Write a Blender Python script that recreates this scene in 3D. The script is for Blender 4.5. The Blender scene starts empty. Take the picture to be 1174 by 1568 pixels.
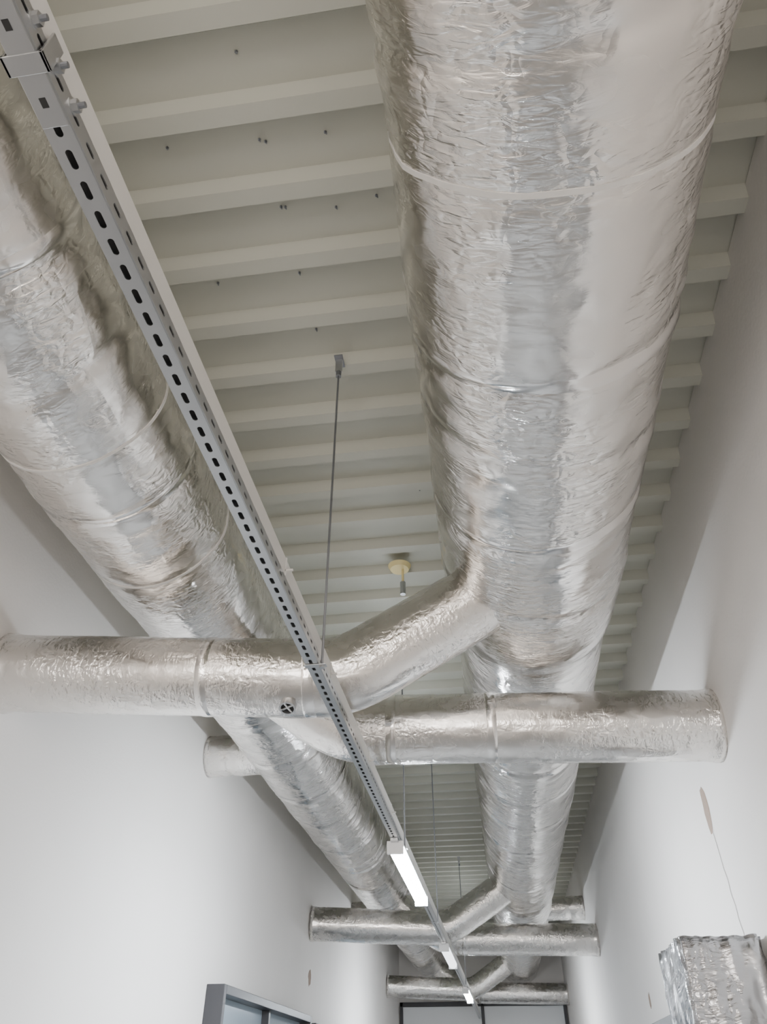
import bpy, math, random
from mathutils import Vector, Matrix, noise
random.seed(4)
CZ=1.5            # camera height above floor
XL,XR=-2.2,1.19   # corridor walls
YB,YE=-5.0,18.0
ZC=CZ+2.7         # underside of deck
col=bpy.context.scene.collection

# ---------------- materials ----------------
def newmat(name):
    m=bpy.data.materials.new(name); m.use_nodes=True
    nt=m.node_tree; b=nt.nodes['Principled BSDF']
    return m,nt,b
def N(nt,t,**k):
    n=nt.nodes.new(t)
    for a,v in k.items(): setattr(n,a,v)
    return n
def simple(name,c,rough=.5,metal=0,emit=None,es=0,bump=0,bscale=40,var=True):
    m,nt,b=newmat(name)
    b.inputs['Base Color'].default_value=(*c,1); b.inputs['Roughness'].default_value=rough
    b.inputs['Metallic'].default_value=metal
    tc=N(nt,'ShaderNodeTexCoord')
    if emit:
        b.inputs['Emission Color'].default_value=(*emit,1); b.inputs['Emission Strength'].default_value=es
    if bump:
        no=N(nt,'ShaderNodeTexNoise'); no.inputs['Scale'].default_value=bscale; no.inputs['Detail'].default_value=1
        nt.links.new(tc.outputs['Object'],no.inputs['Vector'])
        bp=N(nt,'ShaderNodeBump'); bp.inputs['Strength'].default_value=bump; bp.inputs['Distance'].default_value=.01
        nt.links.new(no.outputs['Fac'],bp.inputs['Height']); nt.links.new(bp.outputs['Normal'],b.inputs['Normal'])
    if var:
        mx=N(nt,'ShaderNodeMix',data_type='RGBA')
        mx.inputs[6].default_value=(*[x*.94 for x in c],1); mx.inputs[7].default_value=(*[min(1,x*1.04) for x in c],1)
        n2=N(nt,'ShaderNodeTexNoise'); n2.inputs['Scale'].default_value=1.3; n2.inputs['Detail'].default_value=2
        nt.links.new(tc.outputs['Object'],n2.inputs['Vector'])
        nt.links.new(n2.outputs['Fac'],mx.inputs[0]); nt.links.new(mx.outputs[2],b.inputs['Base Color'])
    return m

def foil(name,c=(.84,.815,.785),strength=1.0,dark=.88,r0=.15,r1=.29):
    m,nt,b=newmat(name); L=nt.links.new
    b.inputs['Metallic'].default_value=1.0
    uv=N(nt,'ShaderNodeUVMap')
    def mp(sx,sy):
        k=N(nt,'ShaderNodeMapping'); k.inputs['Scale'].default_value=(sx,sy,1); L(uv.outputs[0],k.inputs['Vector']); return k
    def noi(sx,sy,det,dist=0):
        k=N(nt,'ShaderNodeTexNoise',noise_dimensions='2D'); k.inputs['Scale'].default_value=1; k.inputs['Detail'].default_value=det; k.inputs['Distortion'].default_value=dist
        L(mp(sx,sy).outputs[0],k.inputs['Vector']); return k
    def mul(a,v):
        k=N(nt,'ShaderNodeMath',operation='MULTIPLY'); L(a,k.inputs[0])
        if isinstance(v,float): k.inputs[1].default_value=v
        else: L(v,k.inputs[1])
        return k.outputs[0]
    def add(a,v):
        k=N(nt,'ShaderNodeMath',operation='ADD'); L(a,k.inputs[0]); L(v,k.inputs[1]); return k.outputs[0]
    mk=noi(3.2,1.8,2)
    mr=N(nt,'ShaderNodeMapRange'); mr.inputs[1].default_value=.42; mr.inputs[2].default_value=.62; mr.inputs[3].default_value=.16; mr.inputs[4].default_value=1
    L(mk.outputs['Fac'],mr.inputs[0])
    a=noi(13,54,3,.8)
    nz=noi(12,12,1)
    sc=N(nt,'ShaderNodeVectorMath',operation='SCALE'); sc.inputs['Scale'].default_value=2.6; L(nz.outputs['Color'],sc.inputs[0])
    ad=N(nt,'ShaderNodeVectorMath',operation='ADD'); L(mp(18,30).outputs[0],ad.inputs[0]); L(sc.outputs[0],ad.inputs[1])
    v=N(nt,'ShaderNodeTexVoronoi',feature='F1',voronoi_dimensions='2D'); v.inputs['Scale'].default_value=1.0
    L(ad.outputs[0],v.inputs['Vector'])
    big=noi(6,10,1)
    h=add(mul(mul(a.outputs['Fac'],mr.outputs[0]),.58), mul(mul(v.outputs['Distance'],mr.outputs[0]),.38))
    h=add(h,mul(big.outputs['Fac'],.55))
    bp=N(nt,'ShaderNodeBump'); bp.inputs['Strength'].default_value=min(1,.88*strength); bp.inputs['Distance'].default_value=.0108*strength
    L(h,bp.inputs['Height']); L(bp.outputs['Normal'],b.inputs['Normal'])
    rr=N(nt,'ShaderNodeMapRange'); rr.inputs[1].default_value=.3; rr.inputs[2].default_value=.7; rr.inputs[3].default_value=r0; rr.inputs[4].default_value=r1
    L(big.outputs['Fac'],rr.inputs[0]); L(rr.outputs[0],b.inputs['Roughness'])
    mx=N(nt,'ShaderNodeMix',data_type='RGBA')
    mx.inputs[6].default_value=(*[x*dark for x in c],1); mx.inputs[7].default_value=(*c,1)
    L(mk.outputs['Fac'],mx.inputs[0]); L(mx.outputs[2],b.inputs['Base Color'])
    return m
M_foil=foil('crinkled_aluminium_foil')
M_foilbr=foil('smooth_aluminium_foil',strength=.78,r0=.19,r1=.32)
M_tape=foil('aluminium_joint_tape',c=(.88,.86,.84),strength=.45,r0=.12,r1=.2)
M_foilbox=foil('very_crinkled_foil',c=(.50,.50,.51),strength=1.3,r0=.2,r1=.3,dark=.8)
M_wall=simple('white_plaster',(.82,.79,.76),.75,bump=.10,bscale=60)
M_deck=simple('cream_painted_steel_deck',(.53,.53,.46),.5)
M_floor=simple('grey_concrete_floor',(.27,.265,.26),.5)
M_galv=simple('galvanised_steel',(.52,.53,.54),.30,.95)
M_trunk=simple('white_trunking_paint',(.60,.59,.56),.45,var=False)
M_rod=simple('zinc_rod',(.26,.27,.29),.4,.8,var=False)
M_dark=simple('opening_shade_black',(.02,.02,.02),.6,var=False)  # paints the shade inside the damper opening and the splice slots
M_cable=simple('dark_grey_cable',(.07,.07,.07),.6,var=False)
M_strap=simple('white_plastic_strap',(.74,.72,.69),.3,var=False)
M_lampbody=simple('white_lamp_housing',(.85,.85,.85),.4,var=False)
M_frame=simple('dark_grey_aluminium_frame',(.045,.045,.05),.4,.2,var=False)
M_doorw=simple('white_door_panel',(.8,.82,.84),.4)
M_glass=simple('blueish_glass',(.35,.42,.48),.08,.0)
M_hole=simple('exposed_brick_dent',(.34,.26,.21),.9,bump=.6,bscale=80)
M_sens=simple('yellowed_plastic',(.85,.72,.36),.5)
def emis(n,c,s): return simple(n,(.9,.9,.9),.5,emit=c,es=s,var=False)
M_warm=emis('led_diffuser_neutral',(1,.93,.86),85)
M_cool=emis('led_diffuser_cool',(.86,.93,1.0),360)
M_off=emis('led_diffuser_dim',(.9,.95,1.0),3)

# ---------------- mesh helpers ----------------
def obj(name,verts,faces,mat,parent=None,smooth=False,uvs=None):
    me=bpy.data.meshes.new(name); me.from_pydata([tuple(v) for v in verts],[],faces); me.update()
    if mat: me.materials.append(mat)
    if smooth:
        for p in me.polygons: p.use_smooth=True
    if uvs:
        ul=me.uv_layers.new(name='UVMap')
        for p in me.polygons:
            for li,vi in zip(p.loop_indices,p.vertices): ul.data[li].uv=uvs[vi]
    o=bpy.data.objects.new(name,me); col.objects.link(o)
    if parent: o.parent=parent
    return o
def empty(name,parent=None):
    o=bpy.data.objects.new(name,None); o.empty_display_size=.1; col.objects.link(o)
    if parent: o.parent=parent
    return o
def boxgeo(x0,x1,y0,y1,z0,z1):
    v=[(x,y,z) for x in(x0,x1) for y in(y0,y1) for z in(z0,z1)]
    f=[(0,1,3,2),(4,6,7,5),(0,4,5,1),(2,3,7,6),(0,2,6,4),(1,5,7,3)]
    return v,f
def box(name,x0,x1,y0,y1,z0,z1,mat,parent=None,bevel=0):
    v,f=boxgeo(x0,x1,y0,y1,z0,z1); o=obj(name,v,f,mat,parent)
    if bevel:
        b=o.modifiers.new('bevel','BEVEL'); b.width=bevel; b.segments=2
    return o
def cyl(name,p0,p1,r,mat,parent=None,seg=12,r1=None):
    p0=Vector(p0);p1=Vector(p1);d=(p1-p0).normalized()
    a=d.orthogonal().normalized(); b=d.cross(a); r1=r if r1 is None else r1
    v=[];f=[]
    for i in range(seg):
        t=2*math.pi*i/seg; q=a*math.cos(t)+b*math.sin(t)
        v+= [p0+q*r,p1+q*r1]
    for i in range(seg):
        j=(i+1)%seg; f.append((2*i,2*j,2*j+1,2*i+1))
    f.append(tuple(2*i for i in range(seg))[::-1]); f.append(tuple(2*i+1 for i in range(seg)))
    return obj(name,v,f,mat,parent)
def torus(name,c,axis,R,r,mat,parent=None,seg=64,w=None):
    axis=Vector(axis).normalized(); a=axis.orthogonal().normalized(); b=axis.cross(a); c=Vector(c)
    w=w or r; v=[];f=[]
    for i in range(seg):
        t=2*math.pi*i/seg; q=a*math.cos(t)+b*math.sin(t)
        for (dr,dw) in((-r,-w),(r*.6,-w),(r*.6,w),(-r,w)): v.append(c+q*(R+dr)+axis*dw)
    for i in range(seg):
        j=(i+1)%seg
        for k in range(4): f.append((4*i+k,4*i+(k+1)%4,4*j+(k+1)%4,4*j+k))
    return obj(name,v,f,mat,parent,smooth=False)

def smoothpath(pts,step,bend=.16):
    pts=[Vector(p) for p in pts]; out=[pts[0]]
    for i in range(1,len(pts)-1):
        a,b,c=pts[i-1],pts[i],pts[i+1]
        d1=min(bend,(a-b).length*.49); d2=min(bend,(c-b).length*.49)
        p=b+(a-b).normalized()*d1; q=b+(c-b).normalized()*d2
        for k in range(7):
            t=k/6; out.append(p*(1-t)**2+b*2*t*(1-t)+q*t*t)
    out.append(pts[-1])
    res=[out[0]]
    for a,b in zip(out,out[1:]):
        n=max(1,int(math.ceil((b-a).length/step)))
        for k in range(1,n+1): res.append(a.lerp(b,k/n))
    return res
def duct(name,pts,rad,step=.03,seg=72,seed=0,amp=1.0,bands=(),mat=None,flare=(),straps=(),parent=None,sw=.008,low=1.0,tapes=()):
    up=Vector((0,0,1))
    P=smoothpath(pts,step); n=len(P); v=[];uv=[];f=[]
    s=0; so=Vector((seed*13.7,seed*5.1,seed*3.3)); S=[0]
    for i in range(1,n): S.append(S[-1]+(P[i]-P[i-1]).length)
    def frame(i):
        t=(P[min(i+1,n-1)]-P[max(i-1,0)]).normalized(); side=t.cross(up).normalized(); return t,side,side.cross(t)
    def radius(s,p,t,q):
        R=rad(s,p) if callable(rad) else rad; bd=0
        tilt=.03*q.x
        for b in bands:
            d=abs(s+tilt*math.sin(b*7)*2-b)
            if d<.3:
                bd-=.011*math.exp(-(d/.018)**2); bd+=.005*math.exp(-((d-.08)/.05)**2)
        for b in straps:
            d=abs(s-b)
            if d<.1: bd-=.006*math.exp(-(d/.02)**2)
        for fs in flare: bd+=.012*math.exp(-((s-fs)/.03)**2)
        w=q*(R*5)+t*s*2.0+so; w2=q*(R*10)+t*s*15+so
        d=.009*low*noise.noise(w)+.003*noise.noise(w2)+.0025*noise.noise(w2*2.1)+.003*abs(noise.noise(q*R*6+t*s*34+so))
        return R+bd*min(1,amp)+d*amp
    for i,p in enumerate(P):
        s=S[i]; t,side,upv=frame(i)
        for k in range(seg+1):
            th=2*math.pi*k/seg
            q=upv*math.cos(th)+side*math.sin(th)
            r=radius(s,p,t,q)
            v.append(p+q*r); uv.append((th*.4+seed*3.1,s+seed*1.7))
    m=seg+1
    for i in range(n-1):
        for k in range(seg): f.append((i*m+k,(i+1)*m+k,(i+1)*m+k+1,i*m+k+1))
    f.append(tuple(range(seg))); f.append(tuple((n-1)*m+k for k in range(seg))[::-1])
    o=obj(name,v,f,mat or M_foil,parent,True,uv)
    for st in straps:
        i=min(range(n),key=lambda i:abs(S[i]-st)); p=P[i]; t,side,upv=frame(i); vv=[];ff=[]; K=96
        for k in range(K):
            th=2*math.pi*k/K; q=upv*math.cos(th)+side*math.sin(th)
            r=radius(S[i],p,t,q)+.004
            for (dw,dr) in((-sw,-.006),(-sw,.0),(sw,.0),(sw,-.006)): vv.append(p+q*(r+dr)+t*dw)
        for k in range(K):
            j=(k+1)%K
            for a in range(3): ff.append((4*k+a,4*k+a+1,4*j+a+1,4*j+a))
        obj('strap',vv,ff,M_strap,parent,False)
    for st in tapes:   # aluminium joint tape following the foil surface
        i=min(range(n),key=lambda i:abs(S[i]-st)); p=P[i]; t,side,upv=frame(i); vv=[];ff=[];uu=[]; K=112; Wn=5; hw=.034
        for k in range(K+1):
            th=2*math.pi*k/K; q=upv*math.cos(th)+side*math.sin(th)
            for j in range(Wn):
                dw=-hw+2*hw*j/(Wn-1); edge=-.004 if j in(0,Wn-1) else .0035
                r=radius(S[i]+dw,p+t*dw,t,q)+edge
                vv.append(p+q*r+t*dw); uu.append((th*.4+st*2.3,dw+st*5.1))
        for k in range(K):
            for j in range(Wn-1): ff.append((Wn*k+j,Wn*k+j+1,Wn*(k+1)+j+1,Wn*(k+1)+j))
        obj('joint_tape',vv,ff,M_tape,parent,True,uu)
    return o

# ---------------- room shell ----------------
box('floor',XL-.2,XR+.2,YB-.2,YE+.2,-.1,0,M_floor)
box('wall_left',XL-.2,XL,YB,YE,0,ZC+.06,M_wall)
box('wall_right',XR,XR+.2,YB,YE,0,ZC+.06,M_wall)
box('wall_back',XL-.2,XR+.2,YB-.2,YB,0,ZC+.06,M_wall)
box('wall_end',XL-.2,XR+.2,YE,YE+.2,0,ZC+.06,M_wall)
prof=[]; pitch=.3; y=1.035-pitch*21
while y<YE+.3:
    prof+=[(y,ZC),(y+.066,ZC),(y+.088,ZC+.066),(y+.278,ZC+.066)]; y+=pitch
v=[];f=[]
for (py,pz) in prof: v+=[(XL-.2,py,pz),(XR+.2,py,pz)]
for i in range(len(prof)-1): f.append((2*i,2*i+1,2*i+3,2*i+2))
deck=obj('ceiling',v,f,M_deck)
sm=deck.modifiers.new('sol','SOLIDIFY'); sm.thickness=.004; sm.offset=1
scr=[(-.63,.895),(-.631,1.19),(-.61,1.20),(-.384,1.197),(-.98,1.171),(-.617,1.457),(-.60,1.46),(-.40,1.488),(-.234,1.463),(-.976,1.76),(-.613,1.76),(-.604,2.06),(-.25,3.26),(-.35,6.27),(-.5,7.17),(-.2,7.8)]
root=empty('ceiling_screws')
for i,(x,yy) in enumerate(scr):
    cyl('screw_%d'%i,(x,yy,ZC+.065),(x+.006,yy-.004,ZC+.04),.003,M_rod,root,6)
    cyl('washer_%d'%i,(x,yy,ZC+.065),(x,yy,ZC+.061),.006,M_rod,root,8)

# ---------------- main ducts ----------------
DR=empty('insulated_ventilation_duct'); DL=empty('insulated_ventilation_duct')
XRD,ZRD=.319,CZ+2.134
def radR(s,p): return .4445-.03/(1+math.exp(-(p.y-3.55)/.03))
ys_=lambda L:[b-YB for b in L]
duct('main_run',[(XRD,YB+.01,ZRD),(XRD,YE-.01,ZRD)],radR,.025,112,1,1.15,
     ys_((-2,-1,.15,.62,1.57,1.95,2.45,3.0,4.6,5.2,5.9,6.6,7.4,8.2,9,10.2,11.5,12.6,14,15)),straps=ys_((.95,-.6,8.0,12)),tapes=ys_((-1,.15,1.57,2.45,4.6,5.9,7.4,9,11.5,14)),parent=DR)
XLD,ZLD=-1.47,CZ+2.14
def radL(s,p): return .352-.01/(1+math.exp(-(p.y-3.0)/.03))
duct('main_run',[(XLD,YB+.01,ZLD),(XLD,YE-.01,ZLD)],radL,.025,96,2,.9,
     ys_((-2,-1,.2,1.05,1.5,2.15,3.6,4.3,5,5.8,6.5,7.4,8.2,9,10.2,11.5,12.6,14,15)),straps=ys_((1.82,2.62,8.0,12)),tapes=ys_((-1,1.05,2.15,4.3,5.8,7.4,9,11.5,14)),parent=DL,low=.5,sw=.006)
for X,R,Z,D in((XRD,.4445,ZRD,DR),(XLD,.35,ZLD,DL)):
    for y in(-2,.6,5.3,8.6,12.5):
        for sx in(-1,1):
            x=X+sx*R*.5
            cyl('suspension_rod',(x,y,Z+R*.8),(x,y,ZC-.001),.005,M_rod,D,8)
RB=.178
mods=[(2.95,3.80),(9.6,10.7),(16.15,17.2)]
for i,(yl,yr) in enumerate(mods):
    k=i+1; stp=.02 if i==0 else .04
    duct('branch_to_wall',[(XL+.003,yl-.05,CZ+1.55),(-.62,yl+.11,CZ+1.49),(.16,yl+.17,CZ+1.97)],RB,stp,64,10+k,.42,(1.45,),mat=M_foilbr,flare=(0,.02),tapes=(.98,1.45) if i==0 else (1.45,),parent=DR,sw=.003)
    duct('branch_to_wall',[(XR-.003,yr+.06,CZ+1.49),(-.72,yr-.07,CZ+1.52),(-1.38,yr-.12,CZ+1.98)],RB,stp,64,20+k,.42,(1.68,),mat=M_foilbr,flare=(0,.02),tapes=(1.15,1.68) if i==0 else (1.68,),parent=DL,sw=.003)
    if i==0:
        dm=empty('damper_port',DR)
        ax=Vector((0,-.45,-1)).normalized(); c=Vector((-.84,3.035,CZ+1.50))+ax*(RB+.012)
        torus('ring',c,ax,.034,.005,M_galv,dm,32,.016)
        cyl('dark_opening',c-ax*.012,c+ax*.004,.032,M_dark,dm,32)  # black disc stands in for the shaded inside of the port
        e1=Vector((1,0,0)); e2=ax.cross(e1)
        for a in range(4):
            t=a*math.pi/2+.4; q=e1*math.cos(t)+e2*math.sin(t)
            cyl('blade',c+ax*.008,c+q*.032+ax*.008,.0045,M_galv,dm,6)
for y in(5.6,12.3):
    duct('branch_to_wall',[(XL+.003,y,CZ+2.12),(XLD,y,CZ+2.12)],.155,.03,48,31,.6,(.2,),mat=M_foilbr,flare=(0,),parent=DL)
duct('branch_to_wall',[(XR-.003,11.9,CZ+2.05),(XRD,11.9,CZ+2.05)],.15,.03,48,33,.6,(.2,),mat=M_foilbr,flare=(0,),parent=DR)

# ---------------- perforated strut ----------------
SX0,SX1=-.574,-.531; SZ=CZ+1.13; SH=.041
def slotplate(n,y0,pitch,w,hl,hw,mapf):
    v=[];f=[]
    for c in range(n):
        yc=y0+pitch*(c+.5); base=len(v)
        inner=[];outer=[]
        for k in range(16):
            t=2*math.pi*(k+.5)/16; cx,cy=math.cos(t),math.sin(t)
            inner.append((cx*hw, (hl-hw)*(1 if cy>0 else -1)+cy*hw))
            m=max(abs(cx)/(w/2),abs(cy)/(pitch/2)); outer.append((cx/m,cy/m))
        for a,b in inner: v.append(mapf(a,yc+b))
        for a,b in outer: v.append(mapf(a,yc+b))
        for a,b in [(w/2,pitch/2),(-w/2,pitch/2),(-w/2,-pitch/2),(w/2,-pitch/2)]: v.append(mapf(a,yc+b))
        for k in range(16):
            j=(k+1)%16
            a,b=outer[k],outer[j]
            sa=abs(abs(a[0])-w/2)<1e-6; sb=abs(abs(b[0])-w/2)<1e-6
            if sa!=sb:
                mx=(a[0]+b[0]); my=(a[1]+b[1])
                ci=0 if mx>0 and my>0 else 1 if mx<0 and my>0 else 2 if mx<0 else 3
                f.append((base+k,base+16+k,base+32+ci,base+16+j,base+j))
            else: f.append((base+k,base+16+k,base+16+j,base+j))
    return v,f
strut=empty('perforated_strut_channel')
ys=-4.9; n=int((17.6-ys)/.05); xm=(SX0+SX1)/2; W=SX1-SX0
for nm,args,fn in(('bottom_flange',(W,.0155,.0058),lambda a,y:(xm+a,y,SZ)),('side_flange_1',(SH,.013,.0045),lambda a,y:(SX1,y,SZ+SH/2+a)),('side_flange_2',(SH,.013,.0045),lambda a,y:(SX0,y,SZ+SH/2+a))):
    v,f=slotplate(n,ys,.05,*args,fn)
    o=obj(nm,v,f,M_galv,strut); s=o.modifiers.new('s','SOLIDIFY'); s.thickness=.002
box('cable_bundle',SX0+.006,SX1-.006,ys,17.6,SZ+.022,SZ+SH,M_cable,strut)
br=strut
def bracket(y0,y1,w=.010):
    box('saddle_bottom',SX0-w,SX1+w,y0,y1,SZ-.008,SZ-.002,M_galv,br,.001)
    box('saddle_side',SX1+w-.005,SX1+w,y0,y1,SZ-.008,SZ+.06,M_galv,br,.001)
    box('saddle_side_b',SX0-w,SX0-w+.005,y0,y1,SZ-.008,SZ+.06,M_galv,br,.001)
bracket(.325,.352)
box('splice_plate',SX0+.001,SX1-.001,-.1,.425,SZ-.005,SZ-.0015,M_galv,br,.001)
for y in(.27,.31,.37,.425):
    cyl('bolt_head',(SX1,y-.012,SZ+.03),(SX1+.012,y-.012,SZ+.03),.010,M_galv,br,6)
    cyl('bolt_washer',(SX1,y-.012,SZ+.03),(SX1+.003,y-.012,SZ+.03),.014,M_galv,br,20)
    cyl('bolt_shank',(SX1,y-.012,SZ+.03),(SX1+.022,y-.012,SZ+.03),.0045,M_rod,br,10)
for y in(.24,.29,.39): box('splice_slot',xm-.005,xm+.005,y-.007,y+.007,SZ-.0056,SZ-.0048,M_dark,br,.0)  # thin black blocks paint the shade seen through the slots
tr=strut
box('cable_trunking',SX0,SX1-.001,ys,17.6,SZ+SH+.002,SZ+.105,M_trunk,tr,.002)
for y in(1.72,2.4,3.3,4.1):
    box('cable_tie',SX1-.001,SX1+.022,y,y+.006,SZ+.06,SZ+.066,M_strap,tr)
    box('tie_band',SX0-.002,SX1+.001,y,y+.006,SZ+.04,SZ+.107,M_strap,tr)
for y in(-2.2,2.2,4.6,7.0,11.6):
    x=SX1+.012
    cyl('hanger_rod',(x,y,SZ+.0),(x,y,ZC-.055),.0045,M_rod,strut,8)
    box('ceiling_clip',x-.016,x+.016,y-.006,y+.006,ZC-.09,ZC-.001,M_galv,strut,.001)
    box('clip_flange',x-.02,x+.02,y-.03,y+.045,ZC-.006,ZC-.001,M_rod,strut)
    cyl('nut',(x,y,ZC-.12),(x,y,ZC-.09),.014,M_rod,strut,6)
    cyl('nut_low',(x,y,SZ-.004),(x,y,SZ-.014),.011,M_galv,strut,6)
    box('strut_clip',SX0-.004,SX1+.028,y-.012,y+.012,SZ-.006,SZ-.003,M_galv,strut,.001)

# ---------------- linear LED lamps ----------------
def lamp(y0,y1,m):
    h=empty('linear_led_lamp'); xc=xm; z1=SZ-.009
    box('housing',xc-.042,xc+.042,y0,y1,z1-.03,z1,M_lampbody,h,.004)
    v=[];f=[];K=6
    for j,y in enumerate((y0+.02,y1-.02)):
        for k in range(K+1):
            t=math.pi*k/K; v.append((xc+.046*math.cos(t),y,z1-.025-.042*math.sin(t)))
    for k in range(K): f.append((k,k+1,K+1+k+1,K+1+k))
    f.append(tuple(range(K+1))); f.append(tuple(range(K+1,2*K+2))[::-1])
    obj('diffuser',v,f,m,h,True)
    for y in(y0,y1):
        box('end_cap',xc-.047,xc+.047,y-.006,y+.02,z1-.068,z1,M_lampbody,h,.003)
        box('mount',xc-.02,xc+.02,y-.05,y+.06,z1-.01,SZ-.004,M_galv,h)
lamp(-3.6,-2.1,M_warm); lamp(-1.4,-.1,M_warm)
lamp(4.4,5.9,M_cool); lamp(8.1,9.4,M_off); lamp(12.0,13.4,M_cool)
ld=bpy.data.lights.new('rear_fill_light','AREA'); ld.shape='RECTANGLE'; ld.size=3.0; ld.size_y=2.6; ld.energy=175; ld.color=(1,.955,.91)  # added fill behind the camera; the back wall has no window
lo=bpy.data.objects.new('rear_fill_light',ld); col.objects.link(lo); lo.location=((XL+XR)/2,YB+.12,1.6)
lo.rotation_euler=Vector((0,-1,0)).to_track_quat('Z','Y').to_euler()

# ---------------- ceiling sensor ----------------
h=empty('ceiling_sensor')
cyl('disc',(-.45,3.95,ZC-.001),(-.45,3.95,ZC-.03),.075,M_sens,h,32,.06)
cyl('stem',(-.43,3.95,ZC-.03),(-.43,3.95,ZC-.2),.008,M_sens,h,12)
cyl('tip',(-.43,3.95,ZC-.13),(-.43,3.95,ZC-.22),.018,M_galv,h,12)

# ---------------- foil wrapped duct box, right ----------------
def foilbox(name,x0,x1,y0,y1,z0,z1,seed):
    import bmesh
    bm=bmesh.new(); v,f=boxgeo(x0,x1,y0,y1,z0,z1)
    bv=[bm.verts.new(p) for p in v]
    for q in f: bm.faces.new([bv[i] for i in q])
    bmesh.ops.bevel(bm,geom=bm.edges[:],offset=.012,segments=2,affect='EDGES')
    bmesh.ops.subdivide_edges(bm,edges=[e for e in bm.edges if e.calc_length()>.1],cuts=44,use_grid_fill=True)
    bmesh.ops.recalc_face_normals(bm,faces=bm.faces[:]); bm.normal_update()
    for q in bm.verts:
        p=q.co*1.0+Vector((seed,0,0))
        d=.014*noise.noise(p*5)+.018*abs(noise.noise(p*11))+.009*noise.noise(p*26)
        q.co+=q.normal*d
    for q in bm.verts: q.co.x=min(q.co.x,XR-.002); q.co.z=max(q.co.z,.001)
    ul=bm.loops.layers.uv.new('UVMap')
    for fc in bm.faces:
        for l in fc.loops: l[ul].uv=(l.vert.co.x+l.vert.co.y,l.vert.co.z+l.vert.co.y*.6)
    me=bpy.data.meshes.new(name); bm.to_mesh(me); bm.free(); me.materials.append(M_foilbox)
    for p in me.polygons: p.use_smooth=True
    o=bpy.data.objects.new(name,me); col.objects.link(o); return o
foilbox('foil_wrapped_duct_box',.80,XR-.03,4.0,4.55,.03,CZ+.56,3.3)

# ---------------- wall damages ----------------
def dent(name,X,sgn,y,z,ry,rz):
    v=[];K=18
    for k in range(K):
        t=2*math.pi*k/K; r=1+.35*noise.noise(Vector((math.cos(t)*2,math.sin(t)*2,y)))
        v.append((X+sgn*.001,y+ry*math.cos(t)*r,z+rz*math.sin(t)*r))
    v2=[(X+sgn*.004,y+(p[1]-y)*.8,z+(p[2]-z)*.8) for p in v]
    f=[(k,(k+1)%K,K+(k+1)%K,K+k) for k in range(K)]+[tuple(range(K,2*K))]
    return obj(name,v+v2,f,M_hole)
dent('wall_plaster_dent',XR,-1,4.42,CZ+1.22,.06,.12)
dent('wall_plaster_dent',XL,1,9.6,CZ+1.02,.07,.08)
dent('wall_plaster_dent',XR,-1,7.6,CZ+.60,.04,.06)
v=[];f=[]
for k in range(12):
    z=CZ+1.1-.06*k; y=4.40+.015*noise.noise(Vector((k*.9,1,2)))-.008*k; v+=[(XR-.0015,y,z),(XR-.0015,y+.009,z)]
for k in range(11): f.append((2*k,2*k+1,2*k+3,2*k+2))
obj('wall_crack',v,f,simple('crack_shadow_grey',(.42,.39,.36),.9))

# ---------------- glazed frames ----------------
def glazed(name,y0,y1,ztop,proj,X,sg):
    h=empty(name); a=X+sg*.002; b=X+sg*proj
    xa,xb=min(a,b),max(a,b); t=.06
    box('jamb_1',xa,xb,y0,y0+t,0.002,ztop,M_frame,h,.004)
    box('jamb_2',xa,xb,y1-t,y1,0.002,ztop,M_frame,h,.004)
    box('head',xa,xb,y0+t,y1-t,ztop-t,ztop,M_frame,h,.004)
    nm=max(1,round((y1-y0)/1.5))
    for k in range(1,nm):
        y=y0+(y1-y0)*k/nm; box('mullion_%d'%k,xa,xb-.05 if sg>0 else xb,y-.025,y+.025,.002,ztop-t,M_frame,h,.003)
    box('transom',xa,xb-.05 if sg>0 else xb,y0+t,y1-t,CZ+.1,CZ+.15,M_frame,h,.003)
    xg=X+sg*.02
    box('pane',xg-.004,xg+.004,y0+t,y1-t,.05,ztop-t,M_glass,h)
glazed('window_1',6.2,9.2,CZ+.63,.14,XL,1)
glazed('window_2',9.7,12.5,CZ+.60,.08,XL,1)
glazed('door_1',6.3,7.3,CZ+.42,.08,XR,-1)
h=empty('door_2'); yd=YE-.005
for X0,X1 in((XL+.02,XL+.08),(XR-.08,XR-.02),(-.53,-.47)):
    box('frame_post',X0,X1,yd-.08,yd,.002,CZ+1.44,M_frame,h,.004)
box('frame_head',XL+.02,XR-.02,yd-.08,yd,CZ+1.36,CZ+1.44,M_frame,h,.004)
box('leaf_1',XL+.08,-.53,yd-.05,yd-.01,.01,CZ+1.36,M_doorw,h,.004)
box('leaf_2',-.47,XR-.08,yd-.05,yd-.01,.01,CZ+1.36,M_doorw,h,.004)
box('transom_1',XL+.08,-.53,yd-.07,yd-.05,CZ+.85,CZ+.9,M_frame,h)
box('transom_2',-.47,XR-.08,yd-.07,yd-.05,CZ+.85,CZ+.9,M_frame,h)

w=bpy.data.worlds.new('World'); bpy.context.scene.world=w; w.use_nodes=True
w.node_tree.nodes['Background'].inputs[0].default_value=(.8,.85,.9,1); w.node_tree.nodes['Background'].inputs[1].default_value=.3

# ---------------- camera ----------------
cd=bpy.data.cameras.new('camera'); cam=bpy.data.objects.new('camera',cd); col.objects.link(cam)
cd.sensor_fit='VERTICAL'; cd.sensor_height=24; cd.lens=24*1120/1568; cd.clip_start=.02
xa=Vector((.9902,.1393,0)).normalized(); ya=Vector((.0865,-.6152,.7836)); ya=(ya-xa*ya.dot(xa)).normalized(); za=xa.cross(ya)
cam.matrix_world=Matrix((( xa.x,ya.x,za.x,0),(xa.y,ya.y,za.y,0),(xa.z,ya.z,za.z,CZ),(0,0,0,1)))
bpy.context.scene.camera=cam
